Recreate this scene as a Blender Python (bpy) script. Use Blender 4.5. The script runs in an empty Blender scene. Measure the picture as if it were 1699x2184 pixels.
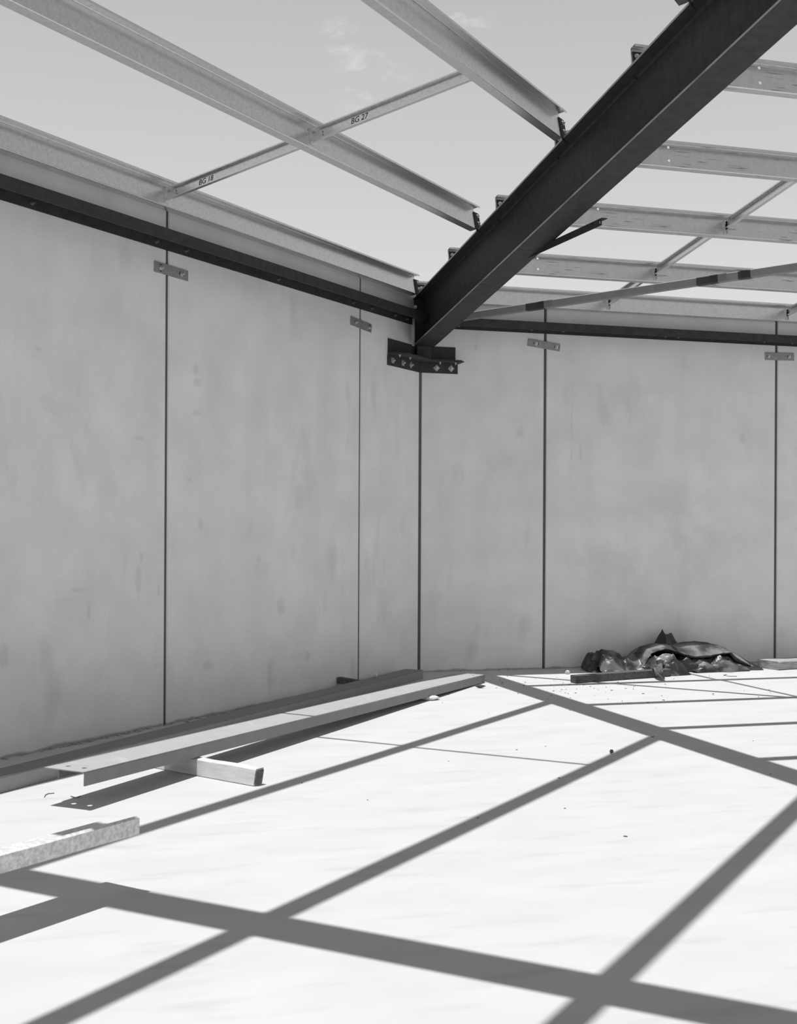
import bpy, math, random
from mathutils import Vector, Matrix, noise
random.seed(7)
scene = bpy.context.scene
col = scene.collection

# ------------------------------------------------------------------ camera
V = Vector
UP = V((0, 0, 1))
TH = math.radians(74.166)                       # heading, counter-clockwise from +X
FW = V((math.cos(TH), math.sin(TH), 0)); RT = V((math.sin(TH), -math.cos(TH), 0))
ROLL = math.radians(0.301)
cr, sr = math.cos(ROLL), math.sin(ROLL)
cx = RT * cr + UP * sr                          # camera right
cdown = RT * sr - UP * cr                       # camera down
CAM = V((-3.994, -13.241, 1.6))
FPX = 2652.8
cam_data = bpy.data.cameras.new('camera'); cam = bpy.data.objects.new('camera', cam_data)
col.objects.link(cam); scene.camera = cam
m = Matrix.Identity(4)
for i in range(3):
    m[i][0] = cx[i]; m[i][1] = -cdown[i]; m[i][2] = -FW[i]; m[i][3] = CAM[i]
cam.matrix_world = m
cam_data.sensor_fit = 'HORIZONTAL'; cam_data.sensor_width = 36.0
cam_data.lens = FPX / 1699 * 36.0
cam_data.shift_y = 34.4 / 1699
cam_data.clip_start = 0.05; cam_data.clip_end = 200
cam_data.dof.use_dof = True; cam_data.dof.focus_distance = 12.0; cam_data.dof.aperture_fstop = 9.0

# ------------------------------------------------------------------ sky
world = bpy.data.worlds.new('sky'); scene.world = world; world.use_nodes = True
wn = world.node_tree.nodes; wl = world.node_tree.links; wn.clear()
wo = wn.new('ShaderNodeOutputWorld'); bg = wn.new('ShaderNodeBackground')
tc = wn.new('ShaderNodeTexCoord'); sep = wn.new('ShaderNodeSeparateXYZ')
ramp = wn.new('ShaderNodeValToRGB')
wl.new(tc.outputs['Generated'], sep.inputs[0]); wl.new(sep.outputs['Z'], ramp.inputs[0])
el = ramp.color_ramp.elements
def stop(p, g):
    e = el.new(p); e.color = (g, g, g, 1)
el[0].position = 0.0; el[0].color = (.36, .36, .36, 1)
el[1].position = 1.0; el[1].color = (.21, .21, .21, 1)
stop(.02, .75); stop(.17, .72); stop(.26, .63); stop(.36, .545); stop(.55, .36); stop(.8, .22)
cn = wn.new('ShaderNodeTexNoise'); cn.inputs['Scale'].default_value = 26; cn.inputs['Detail'].default_value = 6; cn.inputs['Roughness'].default_value = .62
mp = wn.new('ShaderNodeMapping'); mp.inputs['Scale'].default_value = (1, 1, 2.4); mp.inputs['Location'].default_value = (.35, 0, .1)
wl.new(tc.outputs['Generated'], mp.inputs[0]); wl.new(mp.outputs[0], cn.inputs['Vector'])
cr2 = wn.new('ShaderNodeMapRange'); cr2.inputs[1].default_value = .50; cr2.inputs[2].default_value = .72; cr2.inputs[4].default_value = .8
wl.new(cn.outputs[0], cr2.inputs[0])
# a few small wisps of cloud standing at fixed bearings in the sky
acc = None
for d_, w_ in (((.235, .911, .339), .030), ((.285, .880, .381), .034), ((.305, .878, .369), .014), ((.212, .92, .372), .016), ((-.55, .70, .45), .05), ((-.80, -.2, .5), .09), ((.7, -.5, .45), .08), ((.1, -.85, .5), .1)):
    vd = wn.new('ShaderNodeVectorMath'); vd.operation = 'DISTANCE'; wl.new(tc.outputs['Generated'], vd.inputs[0]); vd.inputs[1].default_value = V(d_).normalized()
    mk = wn.new('ShaderNodeMapRange'); mk.interpolation_type = 'SMOOTHSTEP'; mk.inputs[1].default_value = w_ * 1.3; mk.inputs[2].default_value = 0; mk.inputs[3].default_value = 0; mk.inputs[4].default_value = 1
    wl.new(vd.outputs['Value'], mk.inputs[0])
    if acc is None: acc = mk.outputs[0]
    else:
        mx = wn.new('ShaderNodeMath'); mx.operation = 'MAXIMUM'; wl.new(acc, mx.inputs[0]); wl.new(mk.outputs[0], mx.inputs[1]); acc = mx.outputs[0]
cm = wn.new('ShaderNodeMath'); cm.operation = 'MULTIPLY'; wl.new(acc, cm.inputs[0]); wl.new(cr2.outputs[0], cm.inputs[1])
mixc = wn.new('ShaderNodeMix'); mixc.data_type = 'RGBA'
mixc.inputs['B'].default_value = (.85, .85, .85, 1)
wl.new(cm.outputs[0], mixc.inputs['Factor']); wl.new(ramp.outputs[0], mixc.inputs['A'])
wl.new(mixc.outputs['Result'], bg.inputs[0]); bg.inputs[1].default_value = 1.0
wl.new(bg.outputs[0], wo.inputs[0])

# ------------------------------------------------------------------ sun
sd = bpy.data.lights.new('sun', 'SUN'); sd.energy = 4.6; sd.angle = math.radians(.53)
sun = bpy.data.objects.new('sun', sd); col.objects.link(sun)
SX, SY = .149, -.0675
sun.rotation_euler = V((SX, SY, -1)).to_track_quat('-Z', 'Y').to_euler()
sun.location = (0, 0, 20)

scene.view_settings.view_transform = 'Standard'; scene.view_settings.look = 'None'
scene.view_settings.exposure = 0.0; scene.view_settings.gamma = 1.0
scene.view_settings.use_curve_mapping = False

# ------------------------------------------------------------------ materials
def mat(name, g, rough=.6, metal=0.0, var=0.0, nscale=8, stretch=(1, 1, 1), bump=0.0, bscale=60, lo=None, lorange=(.62, .8), lo_scale=3, lo_stretch=(1, 1, 1), spec=.5):
    m = bpy.data.materials.new(name); m.use_nodes = True
    n = m.node_tree.nodes; l = m.node_tree.links; b = n['Principled BSDF']
    b.inputs['Roughness'].default_value = rough; b.inputs['Metallic'].default_value = metal
    b.inputs['Specular IOR Level'].default_value = spec
    t = n.new('ShaderNodeTexCoord')
    def nz(sc, st, det=5):
        mpn = n.new('ShaderNodeMapping'); mpn.inputs['Scale'].default_value = st
        l.new(t.outputs['Object'], mpn.inputs[0])
        x = n.new('ShaderNodeTexNoise'); x.inputs['Scale'].default_value = sc; x.inputs['Detail'].default_value = det
        l.new(mpn.outputs[0], x.inputs['Vector']); return x
    c = n.new('ShaderNodeMix'); c.data_type = 'RGBA'
    a0 = max(0, g * (1 - var)); a1 = g * (1 + var)
    c.inputs['A'].default_value = (a0, a0, a0, 1); c.inputs['B'].default_value = (a1, a1, a1, 1)
    x = nz(nscale, stretch)
    mr = n.new('ShaderNodeMapRange'); mr.inputs[1].default_value = .3; mr.inputs[2].default_value = .7
    l.new(x.outputs[0], mr.inputs[0]); l.new(mr.outputs[0], c.inputs['Factor'])
    out = c.outputs['Result']
    if lo is not None:
        y = nz(lo_scale, lo_stretch, 8)
        m2 = n.new('ShaderNodeMapRange'); m2.inputs[1].default_value = lorange[0]; m2.inputs[2].default_value = lorange[1]
        l.new(y.outputs[0], m2.inputs[0])
        c2 = n.new('ShaderNodeMix'); c2.data_type = 'RGBA'; c2.inputs['B'].default_value = (lo, lo, lo, 1)
        l.new(m2.outputs[0], c2.inputs['Factor']); l.new(out, c2.inputs['A']); out = c2.outputs['Result']
    l.new(out, b.inputs['Base Color'])
    if bump:
        z = nz(bscale, stretch, 4); bp = n.new('ShaderNodeBump'); bp.inputs['Strength'].default_value = bump; bp.inputs['Distance'].default_value = .002
        l.new(z.outputs[0], bp.inputs['Height']); l.new(bp.outputs[0], b.inputs['Normal'])
    m['out'] = 1
    return m

def mixin(m, build):
    """splice an extra colour layer in front of Base Color"""
    n = m.node_tree.nodes; l = m.node_tree.links; b = n['Principled BSDF']
    src = b.inputs['Base Color'].links[0].from_socket
    fac, colr = build(n, l)
    c = n.new('ShaderNodeMix'); c.data_type = 'RGBA'; c.inputs['B'].default_value = (colr, colr, colr, 1)
    l.new(fac, c.inputs['Factor']); l.new(src, c.inputs['A']); l.new(c.outputs['Result'], b.inputs['Base Color'])

M_floor = mat('floor_concrete', .53, .8, var=.04, nscale=1.6, stretch=(1, 2.2, 1), bump=.15, bscale=45, lo=.45, lorange=(.55, .80), lo_scale=2.3, lo_stretch=(.8, 3.2, 1), spec=.2)
def crack(n, l):
    t = n.new('ShaderNodeTexCoord'); mp = n.new('ShaderNodeMapping'); mp.inputs['Scale'].default_value = (.35, 1.3, 1); mp.inputs['Rotation'].default_value = (0, 0, .5)
    l.new(t.outputs['Object'], mp.inputs[0])
    w = n.new('ShaderNodeTexNoise'); w.inputs['Scale'].default_value = 9; w.inputs['Detail'].default_value = 9; w.inputs['Roughness'].default_value = .75
    l.new(mp.outputs[0], w.inputs['Vector'])
    r = n.new('ShaderNodeMapRange'); r.inputs[1].default_value = .63; r.inputs[2].default_value = .74; r.inputs[4].default_value = .45
    l.new(w.outputs[0], r.inputs[0]); return r.outputs[0], .40
mixin(M_floor, crack)

def wall_mat(name, base):
    m = mat(name, base, .85, var=.075, nscale=2.4, bump=.25, bscale=90, lo=base * .72, lorange=(.60, .86), lo_scale=2.6, lo_stretch=(1, 1, .45), spec=.2)
    def fine(n, l):
        t = n.new('ShaderNodeTexCoord'); mp = n.new('ShaderNodeMapping'); mp.inputs['Scale'].default_value = (1, 1, .35)
        l.new(t.outputs['Object'], mp.inputs[0])
        w = n.new('ShaderNodeTexNoise'); w.inputs['Scale'].default_value = 22; w.inputs['Detail'].default_value = 8; w.inputs['Roughness'].default_value = .7
        l.new(mp.outputs[0], w.inputs['Vector'])
        s = n.new('ShaderNodeSeparateXYZ'); l.new(t.outputs['Object'], s.inputs[0])
        # dark specks: denser close to the foot of the wall
        h = n.new('ShaderNodeMapRange'); h.inputs[1].default_value = 0; h.inputs[2].default_value = 1.3; h.inputs[3].default_value = .62; h.inputs[4].default_value = .80
        l.new(s.outputs['Z'], h.inputs[0])
        gt = n.new('ShaderNodeMath'); gt.operation = 'SUBTRACT'; l.new(w.outputs[0], gt.inputs[0]); l.new(h.outputs[0], gt.inputs[1])
        r = n.new('ShaderNodeMath'); r.operation = 'MULTIPLY'; r.inputs[1].default_value = 9; r.use_clamp = True
        l.new(gt.outputs[0], r.inputs[0]); 
        q = n.new('ShaderNodeMath'); q.operation = 'MULTIPLY'; q.inputs[1].default_value = .8; l.new(r.outputs[0], q.inputs[0])
        return q.outputs[0], base * .32
    mixin(m, fine)
    def speck(n, l):
        t = n.new('ShaderNodeTexCoord'); w = n.new('ShaderNodeTexNoise'); w.inputs['Scale'].default_value = 75; w.inputs['Detail'].default_value = 5; w.inputs['Roughness'].default_value = .8
        l.new(t.outputs['Object'], w.inputs['Vector'])
        r = n.new('ShaderNodeMapRange'); r.inputs[1].default_value = .35; r.inputs[2].default_value = .7; r.inputs[4].default_value = .28
        l.new(w.outputs[0], r.inputs[0]); return r.outputs[0], base * .62
    mixin(m, speck)
    def streak(n, l):
        t = n.new('ShaderNodeTexCoord'); mp = n.new('ShaderNodeMapping'); mp.inputs['Scale'].default_value = (1, 1, .06); l.new(t.outputs['Object'], mp.inputs[0])
        w = n.new('ShaderNodeTexNoise'); w.inputs['Scale'].default_value = 9; w.inputs['Detail'].default_value = 4; l.new(mp.outputs[0], w.inputs['Vector'])
        r = n.new('ShaderNodeMapRange'); r.inputs[1].default_value = .5; r.inputs[2].default_value = .8; r.inputs[4].default_value = .14
        l.new(w.outputs[0], r.inputs[0]); return r.outputs[0], base * .75
    mixin(m, streak)
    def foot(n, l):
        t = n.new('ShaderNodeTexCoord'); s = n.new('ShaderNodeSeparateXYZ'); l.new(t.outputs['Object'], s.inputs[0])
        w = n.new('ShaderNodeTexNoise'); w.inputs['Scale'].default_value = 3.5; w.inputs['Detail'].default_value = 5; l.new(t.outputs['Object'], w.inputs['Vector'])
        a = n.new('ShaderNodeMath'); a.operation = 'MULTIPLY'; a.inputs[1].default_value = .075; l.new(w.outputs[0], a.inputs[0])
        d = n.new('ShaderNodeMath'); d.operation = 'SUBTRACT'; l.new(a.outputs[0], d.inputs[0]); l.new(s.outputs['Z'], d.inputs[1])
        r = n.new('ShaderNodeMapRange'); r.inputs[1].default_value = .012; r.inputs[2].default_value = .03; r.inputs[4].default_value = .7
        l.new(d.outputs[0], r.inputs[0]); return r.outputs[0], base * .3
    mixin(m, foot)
    return m
# individual smudges and drips on the panels: centre x, y, z, half width, half height
ST_L = [(-2.793, -2.793, 2.923, 0.056, 0.063), (-2.784, -2.784, 2.811, 0.075, 0.047), (-2.796, -2.796, 2.547, 0.075, 0.039), (-2.849, -2.849, 1.997, 0.037, 0.031), (-2.746, -2.746, 1.617, 0.044, 0.055), (-2.108, -2.108, 1.219, 0.162, 0.093), (-2.15, -2.15, 1.313, 0.036, 0.051), (-3.817, -3.817, 1.067, 0.126, 0.027), (-3.773, -3.773, 1.133, 0.098, 0.021), (-3.12, -3.12, 1.08, 0.023, 0.083), (-3.269, -3.269, 1.362, 0.028, 0.059), (-3.288, -3.288, 1.171, 0.05, 0.147), (-3.278, -3.278, 2.295, 0.067, 0.029), (-4.049, -4.049, 2.856, 0.045, 0.027), (-3.678, -3.678, 0.963, 0.025, 0.07), (-3.858, -3.858, 2.464, 0.292, 0.085), (-3.54, -3.54, 1.861, 0.157, 0.214), (-1.896, -1.896, 0.886, 0.092, 0.108), (-1.672, -1.672, 0.382, 0.327, 0.053), (-2.024, -2.024, 0.255, 0.074, 0.171), (-1.581, -1.581, 0.371, 0.049, 0.072), (-4.261, -4.261, 0.702, 0.06, 0.097), (-2.658, -2.658, 0.425, 0.117, 0.056), (-2.325, -2.325, 3.809, 0.43, 0.124), (-3.162, -3.162, 2.661, 0.173, 0.224)]
ST_R = [(1.829, 0.0, 2.833, 0.009, 0.432), (1.942, 0.0, 2.485, 0.023, 0.119), (1.825, 0.0, 2.455, 0.012, 0.086), (4.04, 0.0, 2.699, 0.044, 0.09), (3.066, 0.0, 1.984, 0.37, 0.276), (1.145, 0.0, 2.281, 0.402, 0.267), (-0.135, 0.0, 2.788, 0.119, 0.01), (1.2, 0.0, 2.709, 0.057, 0.075), (0.658, 0.0, 3.645, 0.028, 0.048), (2.573, 0.0, 3.238, 0.547, 0.11), (2.256, 0.0, 1.212, 0.479, 0.272), (0.874, 0.0, 0.235, 0.397, 0.064), (3.533, 0.0, 1.32, 0.376, 0.39), (0.176, 0.0, 0.799, 0.132, 0.157)]

def smudge(m, items, g, base):
    def f(n, l):
        t = n.new('ShaderNodeTexCoord'); w = n.new('ShaderNodeTexNoise'); w.inputs['Scale'].default_value = 9; w.inputs['Detail'].default_value = 5
        l.new(t.outputs['Object'], w.inputs['Vector'])
        acc = None
        for (x, y, z, ra, rz) in items:
            a = n.new('ShaderNodeVectorMath'); a.operation = 'SUBTRACT'; l.new(t.outputs['Object'], a.inputs[0]); a.inputs[1].default_value = (x, y, z)
            b = n.new('ShaderNodeVectorMath'); b.operation = 'MULTIPLY'; l.new(a.outputs[0], b.inputs[0]); b.inputs[1].default_value = (1 / ra, 1 / ra, 1 / rz)
            c = n.new('ShaderNodeVectorMath'); c.operation = 'LENGTH'; l.new(b.outputs[0], c.inputs[0])
            if acc is None: acc = c.outputs['Value']
            else:
                k = n.new('ShaderNodeMath'); k.operation = 'MINIMUM'; l.new(acc, k.inputs[0]); l.new(c.outputs['Value'], k.inputs[1]); acc = k.outputs[0]
        q = n.new('ShaderNodeMath'); q.operation = 'MULTIPLY_ADD'; l.new(w.outputs[0], q.inputs[0]); q.inputs[1].default_value = 1.6; q.inputs[2].default_value = -.75
        s_ = n.new('ShaderNodeMath'); s_.operation = 'ADD'; l.new(acc, s_.inputs[0]); l.new(q.outputs[0], s_.inputs[1])
        r = n.new('ShaderNodeMapRange'); r.interpolation_type = 'SMOOTHSTEP'; r.inputs[1].default_value = 1.15; r.inputs[2].default_value = .35; r.inputs[3].default_value = 0; r.inputs[4].default_value = g
        l.new(s_.outputs[0], r.inputs[0]); return r.outputs[0], base
    mixin(m, f)
M_wall = wall_mat('precast_concrete', .76)
big = [q for q in ST_L + ST_R if q[3] > .12]; small = [q for q in ST_L + ST_R if q[3] <= .12]
smudge(M_wall, big, .16, .50); smudge(M_wall, small, .26, .40)
M_seal = mat('joint_sealant', .085, .7, var=.1, nscale=20)
M_edge = mat('lit_steel_edge', .20, .5, var=.2)  # flange side faces lighter: the sunlit edge line put into the colour
M_dark = mat('dark_painted_steel', .046, .55, var=.18, nscale=14, bump=.05, bscale=120, spec=.08)
M_darkrec = mat('dark_primed_steel', .042, .6, var=.2, nscale=14, spec=.2)
M_galv = mat('galvanised_steel', .70, .27, metal=.85, var=.07, nscale=55, bump=.05, bscale=160, lo=.60, lorange=(.5, .8), lo_scale=30)
M_galvR = mat('scuffed_galvanised_steel', .62, .30, metal=.8, var=.06, nscale=26, lo=.22, lorange=(.61, .70), lo_scale=8, lo_stretch=(.35, 6, 6))
M_zinc = mat('zinc_plate', .30, .5, metal=.4, var=.15, nscale=40)
M_wash = mat('square_washer', .34, .5, metal=.3, var=.3, nscale=80)
M_dbolt = mat('dull_bolt', .16, .5, metal=.3, var=.3, nscale=60)
M_bolt = mat('zinc_bolt', .62, .35, metal=.7, var=.15, nscale=60)
M_tube = mat('primed_tube', .19, .5, var=.08, nscale=12)
M_tape = mat('black_paint_band', .030, .6)
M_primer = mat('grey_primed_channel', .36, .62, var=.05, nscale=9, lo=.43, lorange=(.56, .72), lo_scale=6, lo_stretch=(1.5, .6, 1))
M_primer3 = mat('grey_primed_channel_mid', .30, .62, var=.06, nscale=9)  # same primer, painted between the lit top and the shaded sides
M_primer_shade = mat('grey_primed_channel_shade', .19, .62, var=.07, nscale=9)  # same primer darkened: shade on flanges and wall channel put into the colour
M_galvf = mat('spangled_galvanised_steel', .72, .5, metal=.2, var=.14, nscale=90, lo=.54, lorange=(.45, .6), lo_scale=50)
M_woodb = mat('grey_weathered_timber', .34, .85, var=.35, nscale=7, stretch=(1, 2, 8), bump=.6, bscale=25)
M_wood = mat('weathered_timber', .62, .8, var=.12, nscale=5, stretch=(1, 1.4, 7), bump=.4, bscale=25, lo=.42, lorange=(.56, .72), lo_scale=4, lo_stretch=(1, 1.3, 6))
M_wood_end = mat('timber_end_grain', .13, .9, var=.4, nscale=30, bump=.6, bscale=60)
M_wood_dark = mat('dark_timber', .085, .85, var=.4, nscale=9, stretch=(1, 8, 8), bump=.5, bscale=25)
M_tarp = mat('black_plastic', .020, .42, var=.5, nscale=5, bump=.5, bscale=22, lo=.13, lorange=(.49, .60), lo_scale=5, spec=.6)  # paler patches paint the lit panels of the folds
M_tarpl = mat('lit_black_plastic', .045, .5, var=.5, nscale=4, bump=.4, bscale=22, lo=.19, lorange=(.44, .58), lo_scale=4, spec=.4)  # paler copy: sunlit tops of the sheet put into the colour
M_tarp_d = mat('black_plastic_shade', .018, .4, var=.4, nscale=5, spec=.6)  # darkest copy: shade of the hollows put into the colour
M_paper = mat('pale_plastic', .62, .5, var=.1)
M_mark = mat('marker_ink', .02, .7)
M_chip = mat('debris_chip', .10, .9, var=.4)
M_grout = mat('mortar', .33, .9, var=.3, nscale=20, bump=.5, bscale=50)

# ------------------------------------------------------------------ mesh helpers
class MB:
    def __init__(s): s.v = []; s.f = []; s.sm = []
    def add(s, vs, fs, smooth=False):
        o = len(s.v); s.v += [V(x) for x in vs]; s.f += [[i + o for i in f] for f in fs]; s.sm += [smooth] * len(fs); return s
    def box(s, o, a, b, c):
        """o corner, a b c edge vectors"""
        o, a, b, c = V(o), V(a), V(b), V(c)
        p = [o, o + a, o + a + b, o + b, o + c, o + a + c, o + a + b + c, o + b + c]
        f = [[0, 3, 2, 1], [4, 5, 6, 7], [0, 1, 5, 4], [1, 2, 6, 5], [2, 3, 7, 6], [3, 0, 4, 7]]
        if a.cross(b).dot(c) < 0: f = [x[::-1] for x in f]
        return s.add(p, f)
    def prism(s, poly, O, U, W, A, L, smooth=False):
        """closed 2D polygon in U,W at O extruded along A by L"""
        O, U, W, A = V(O), V(U), V(W), V(A); n = len(poly)
        p = [O + U * x + W * y for x, y in poly]; q = [x + A * L for x in p]
        f = [[i, (i + 1) % n, n + (i + 1) % n, n + i] for i in range(n)]
        f += [list(range(n))[::-1], [n + i for i in range(n)]]
        return s.add(p + q, f, smooth)
    def sheet(s, pl, t, O, U, W, A, L):
        """open 2D polyline with thickness t, extruded"""
        O, U, W, A = V(O), V(U), V(W), V(A); n = len(pl); off = []
        P = [V((x, y)) for x, y in pl]
        for i in range(n):
            d0 = (P[i] - P[i - 1]).normalized() if i else (P[1] - P[0]).normalized()
            d1 = (P[i + 1] - P[i]).normalized() if i < n - 1 else d0
            nn = V((-(d0.y + d1.y), d0.x + d1.x))
            nn = nn.normalized(); k = 1 / max(.4, nn.dot(V((-d0.y, d0.x))))
            off.append(P[i] + nn * t * k)
        tw = lambda q: O + U * q.x + W * q.y
        a = [tw(q) for q in P]; b = [tw(q) for q in off]
        v = a + b + [x + A * L for x in a] + [x + A * L for x in b]; f = []
        for i in range(n - 1):
            f += [[i, i + 1, 2 * n + i + 1, 2 * n + i], [n + i + 1, n + i, 3 * n + i, 3 * n + i + 1], [i + 1, i, n + i, n + i + 1], [2 * n + i, 2 * n + i + 1, 3 * n + i + 1, 3 * n + i]]
        f += [[n, 0, 2 * n, 3 * n], [n - 1, 2 * n - 1, 4 * n - 1, 3 * n - 1]]
        return s.add(v, f)
    def cyl(s, c, ax, r, h, n=12, r2=None, smooth=True):
        c, ax = V(c), V(ax).normalized(); u = ax.orthogonal().normalized(); w = ax.cross(u); r2 = r if r2 is None else r2
        a = [c + (u * math.cos(k * 2 * math.pi / n) + w * math.sin(k * 2 * math.pi / n)) * r for k in range(n)]
        b = [c + ax * h + (u * math.cos(k * 2 * math.pi / n) + w * math.sin(k * 2 * math.pi / n)) * r2 for k in range(n)]
        o = len(s.v); s.v += a + b
        for k in range(n):
            s.f.append([o + k, o + (k + 1) % n, o + n + (k + 1) % n, o + n + k]); s.sm.append(smooth)
        s.f.append([o + k for k in range(n)][::-1]); s.f.append([o + n + k for k in range(n)]); s.sm += [False, False]
        return s
    def plate_holes(s, O, U, W, T, us, ws, holes, r=.011):
        """plate spanning us[0]..us[1] x ws[0]..ws[1], thickness vector T, round holes at (u,w)"""
        O, U, W, T = V(O), V(U), V(W), V(T); h = .022
        ub = [us[0]]; wb = [ws[0]]
        for c in sorted(set(round(x, 5) for x, _ in holes)): ub += [c - h, c + h]
        for c in sorted(set(round(y, 5) for _, y in holes)): wb += [c - h, c + h]
        ub.append(us[1]); wb.append(ws[1])
        pt = lambda u, w, k: O + U * u + W * w + T * k
        for i in range(len(ub) - 1):
            for j in range(len(wb) - 1):
                u0, u1, w0, w1 = ub[i], ub[i + 1], wb[j], wb[j + 1]
                hh = [x for x in holes if u0 < x[0] < u1 and w0 < x[1] < w1]
                if not hh:
                    s.add([pt(u0, w0, 0), pt(u1, w0, 0), pt(u1, w1, 0), pt(u0, w1, 0), pt(u0, w0, 1), pt(u1, w0, 1), pt(u1, w1, 1), pt(u0, w1, 1)], [[0, 1, 2, 3], [7, 6, 5, 4]])
                else:
                    cu, cw = hh[0]; n = 16; ring = []; sq = []
                    for k in range(n):
                        a = 2 * math.pi * k / n; ca, sa = math.cos(a), math.sin(a)
                        ring.append((cu + r * ca, cw + r * sa)); q = max(abs(ca), abs(sa))
                        sq.append((cu + h * ca / q, cw + h * sa / q))
                    vs = [pt(*x, 0) for x in ring] + [pt(*x, 0) for x in sq] + [pt(*x, 1) for x in ring] + [pt(*x, 1) for x in sq]; fs = []
                    for k in range(n):
                        k2 = (k + 1) % n
                        fs += [[k, n + k, n + k2, k2], [2 * n + k2, 3 * n + k2, 3 * n + k, 2 * n + k], [k2, 2 * n + k2, 2 * n + k, k]]
                    s.add(vs, fs)
        # rim
        for (a, b) in (((us[0], ws[0]), (us[1], ws[0])), ((us[1], ws[0]), (us[1], ws[1])), ((us[1], ws[1]), (us[0], ws[1])), ((us[0], ws[1]), (us[0], ws[0]))):
            s.add([pt(*a, 0), pt(*b, 0), pt(*b, 1), pt(*a, 1)], [[3, 2, 1, 0]])
        return s
    def build(s, name, material, parent=None, label=None):
        me = bpy.data.meshes.new(name)
        org = V((0, 0, 0))
        if parent is not None: org = WORLD[parent.name]
        elif s.v:
            xs = [min(v[i] for v in s.v) for i in range(3)]; ys = [max(v[i] for v in s.v) for i in range(3)]
            org = V(((xs[0] + ys[0]) / 2, (xs[1] + ys[1]) / 2, xs[2]))
        if name in ('floor', 'panel'): pass
        me.from_pydata([v - org for v in s.v], [], s.f)
        me.polygons.foreach_set('use_smooth', s.sm); me.update()
        me.materials.append(material)
        o = bpy.data.objects.new(name, me); col.objects.link(o)
        if parent is not None: o.parent = parent; WORLD[o.name] = org   # same origin as the parent
        else: o.location = org; WORLD[o.name] = org
        if label: o['label'] = label
        return o
WORLD = {}
def thing(name, label, cat, loc, group=None):
    o = bpy.data.objects.new(name, None); col.objects.link(o); o.location = loc; WORLD[o.name] = V(loc); o.empty_display_size = .2
    o['label'] = label; o['category'] = cat
    if group: o['group'] = group
    return o
def tag(o, label, cat, group=None):
    o['label'] = label; o['category'] = cat
    if group: o['group'] = group
    return o
def struct(o): o['kind'] = 'structure'; return o
def sub(parent, off):
    """register an extra origin-preserving child chain"""
    return parent

S2 = 1 / math.sqrt(2)
dL = V((-S2, -S2, 0)); nL = V((S2, -S2, 0))        # left wall: away from the corner / into the room
dR = V((1, 0, 0)); nR = V((0, -1, 0))              # right wall
WT = 4.26                                          # wall top

# ------------------------------------------------------------------ floor and walls
f = MB()
poly = [(0, 0), (10.5, 0), (10.5, -24), (-24, -24)]
f.prism(poly, (0, 0, 0), (1, 0, 0), (0, 1, 0), (0, 0, -1), .18)
fl = f.build('floor', M_floor)
# keep the object origin at world zero so the procedural coordinates are metres in the room
def rezero(o):
    off = o.location.copy()
    for v in o.data.vertices: v.co += off
    o.location = (0, 0, 0); WORLD[o.name] = V((0, 0, 0))
rezero(fl); struct(fl)

def wall(name, d, n, joints, end):
    w = bpy.data.objects.new(name, None); col.objects.link(w); WORLD[name] = V((0, 0, 0)); struct(w)
    g = .016; edges = [0.0] + joints + [end]
    for i in range(len(edges) - 1):
        a = edges[i] + (g if i else .014); b = edges[i + 1] - (g if i < len(edges) - 2 else 0)
        mb = MB(); c = .009; T = .15
        # panel plan outline with small arris chamfers
        pl = [(a + c, 0), (b - c, 0), (b, -c), (b, -T), (a, -T), (a, -c)]
        O = V((0, 0, -.05))
        mb.prism([(x, y) for x, y in pl], O, d, n, UP, WT + .05)
        mb.build('panel', M_wall, w)
    for j in joints:
        MB().box(d * (j - g - .002) - n * .040 - UP * .05, d * (2 * g + .004), n * .026, UP * (WT + .04)).build('joint_sealant', M_seal, w)
    return w
wl_ = wall('wall_left', dL, nL, [1.285, 4.32, 7.35, 10.38], 12.6)
wr_ = wall('wall_right', dR, nR, [1.498, 4.507, 7.516], 10.4)
MB().box(V((-.018, -.010, -.05)), V((.034, 0, 0)), V((0, .03, 0)), UP * (WT + .03)).build('joint_sealant', M_seal, wl_)

# mortar crumbs and lumps along the foot of the left wall
mb = MB(); rnd = random.Random(3)
for i in range(420):
    a = rnd.uniform(.1, 8.0); 
    if rnd.random() < .55: a = rnd.choice([rnd.gauss(1.7, .25), rnd.gauss(3.3, .3), rnd.gauss(5.0, .35)])
    if a < .05: continue
    o = abs(rnd.gauss(0, .022)) + .003; r = rnd.uniform(.006, .019)
    c = dL * a + nL * (o + r * .5)
    mb.cyl(c, UP, r, r * rnd.uniform(.3, .7), 7, r * .5, True)
g = mb.build('mortar_crumbs', M_grout); g['kind'] = 'stuff'; g['label'] = 'mortar crumbs and dirt along the foot of the left wall'; g['category'] = 'debris'
mb = MB()
for i in range(160):
    a = rnd.uniform(.2, 4.2); o = abs(rnd.gauss(0, .02)) + .003; r = rnd.uniform(.004, .011)
    mb.cyl(dR * a + nR * (o + r * .5), UP, r, r * .5, 7, r * .5, True)
g = mb.build('mortar_crumbs', M_grout); g['kind'] = 'stuff'; g['label'] = 'mortar crumbs along the foot of the right wall'; g['category'] = 'debris'

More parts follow.
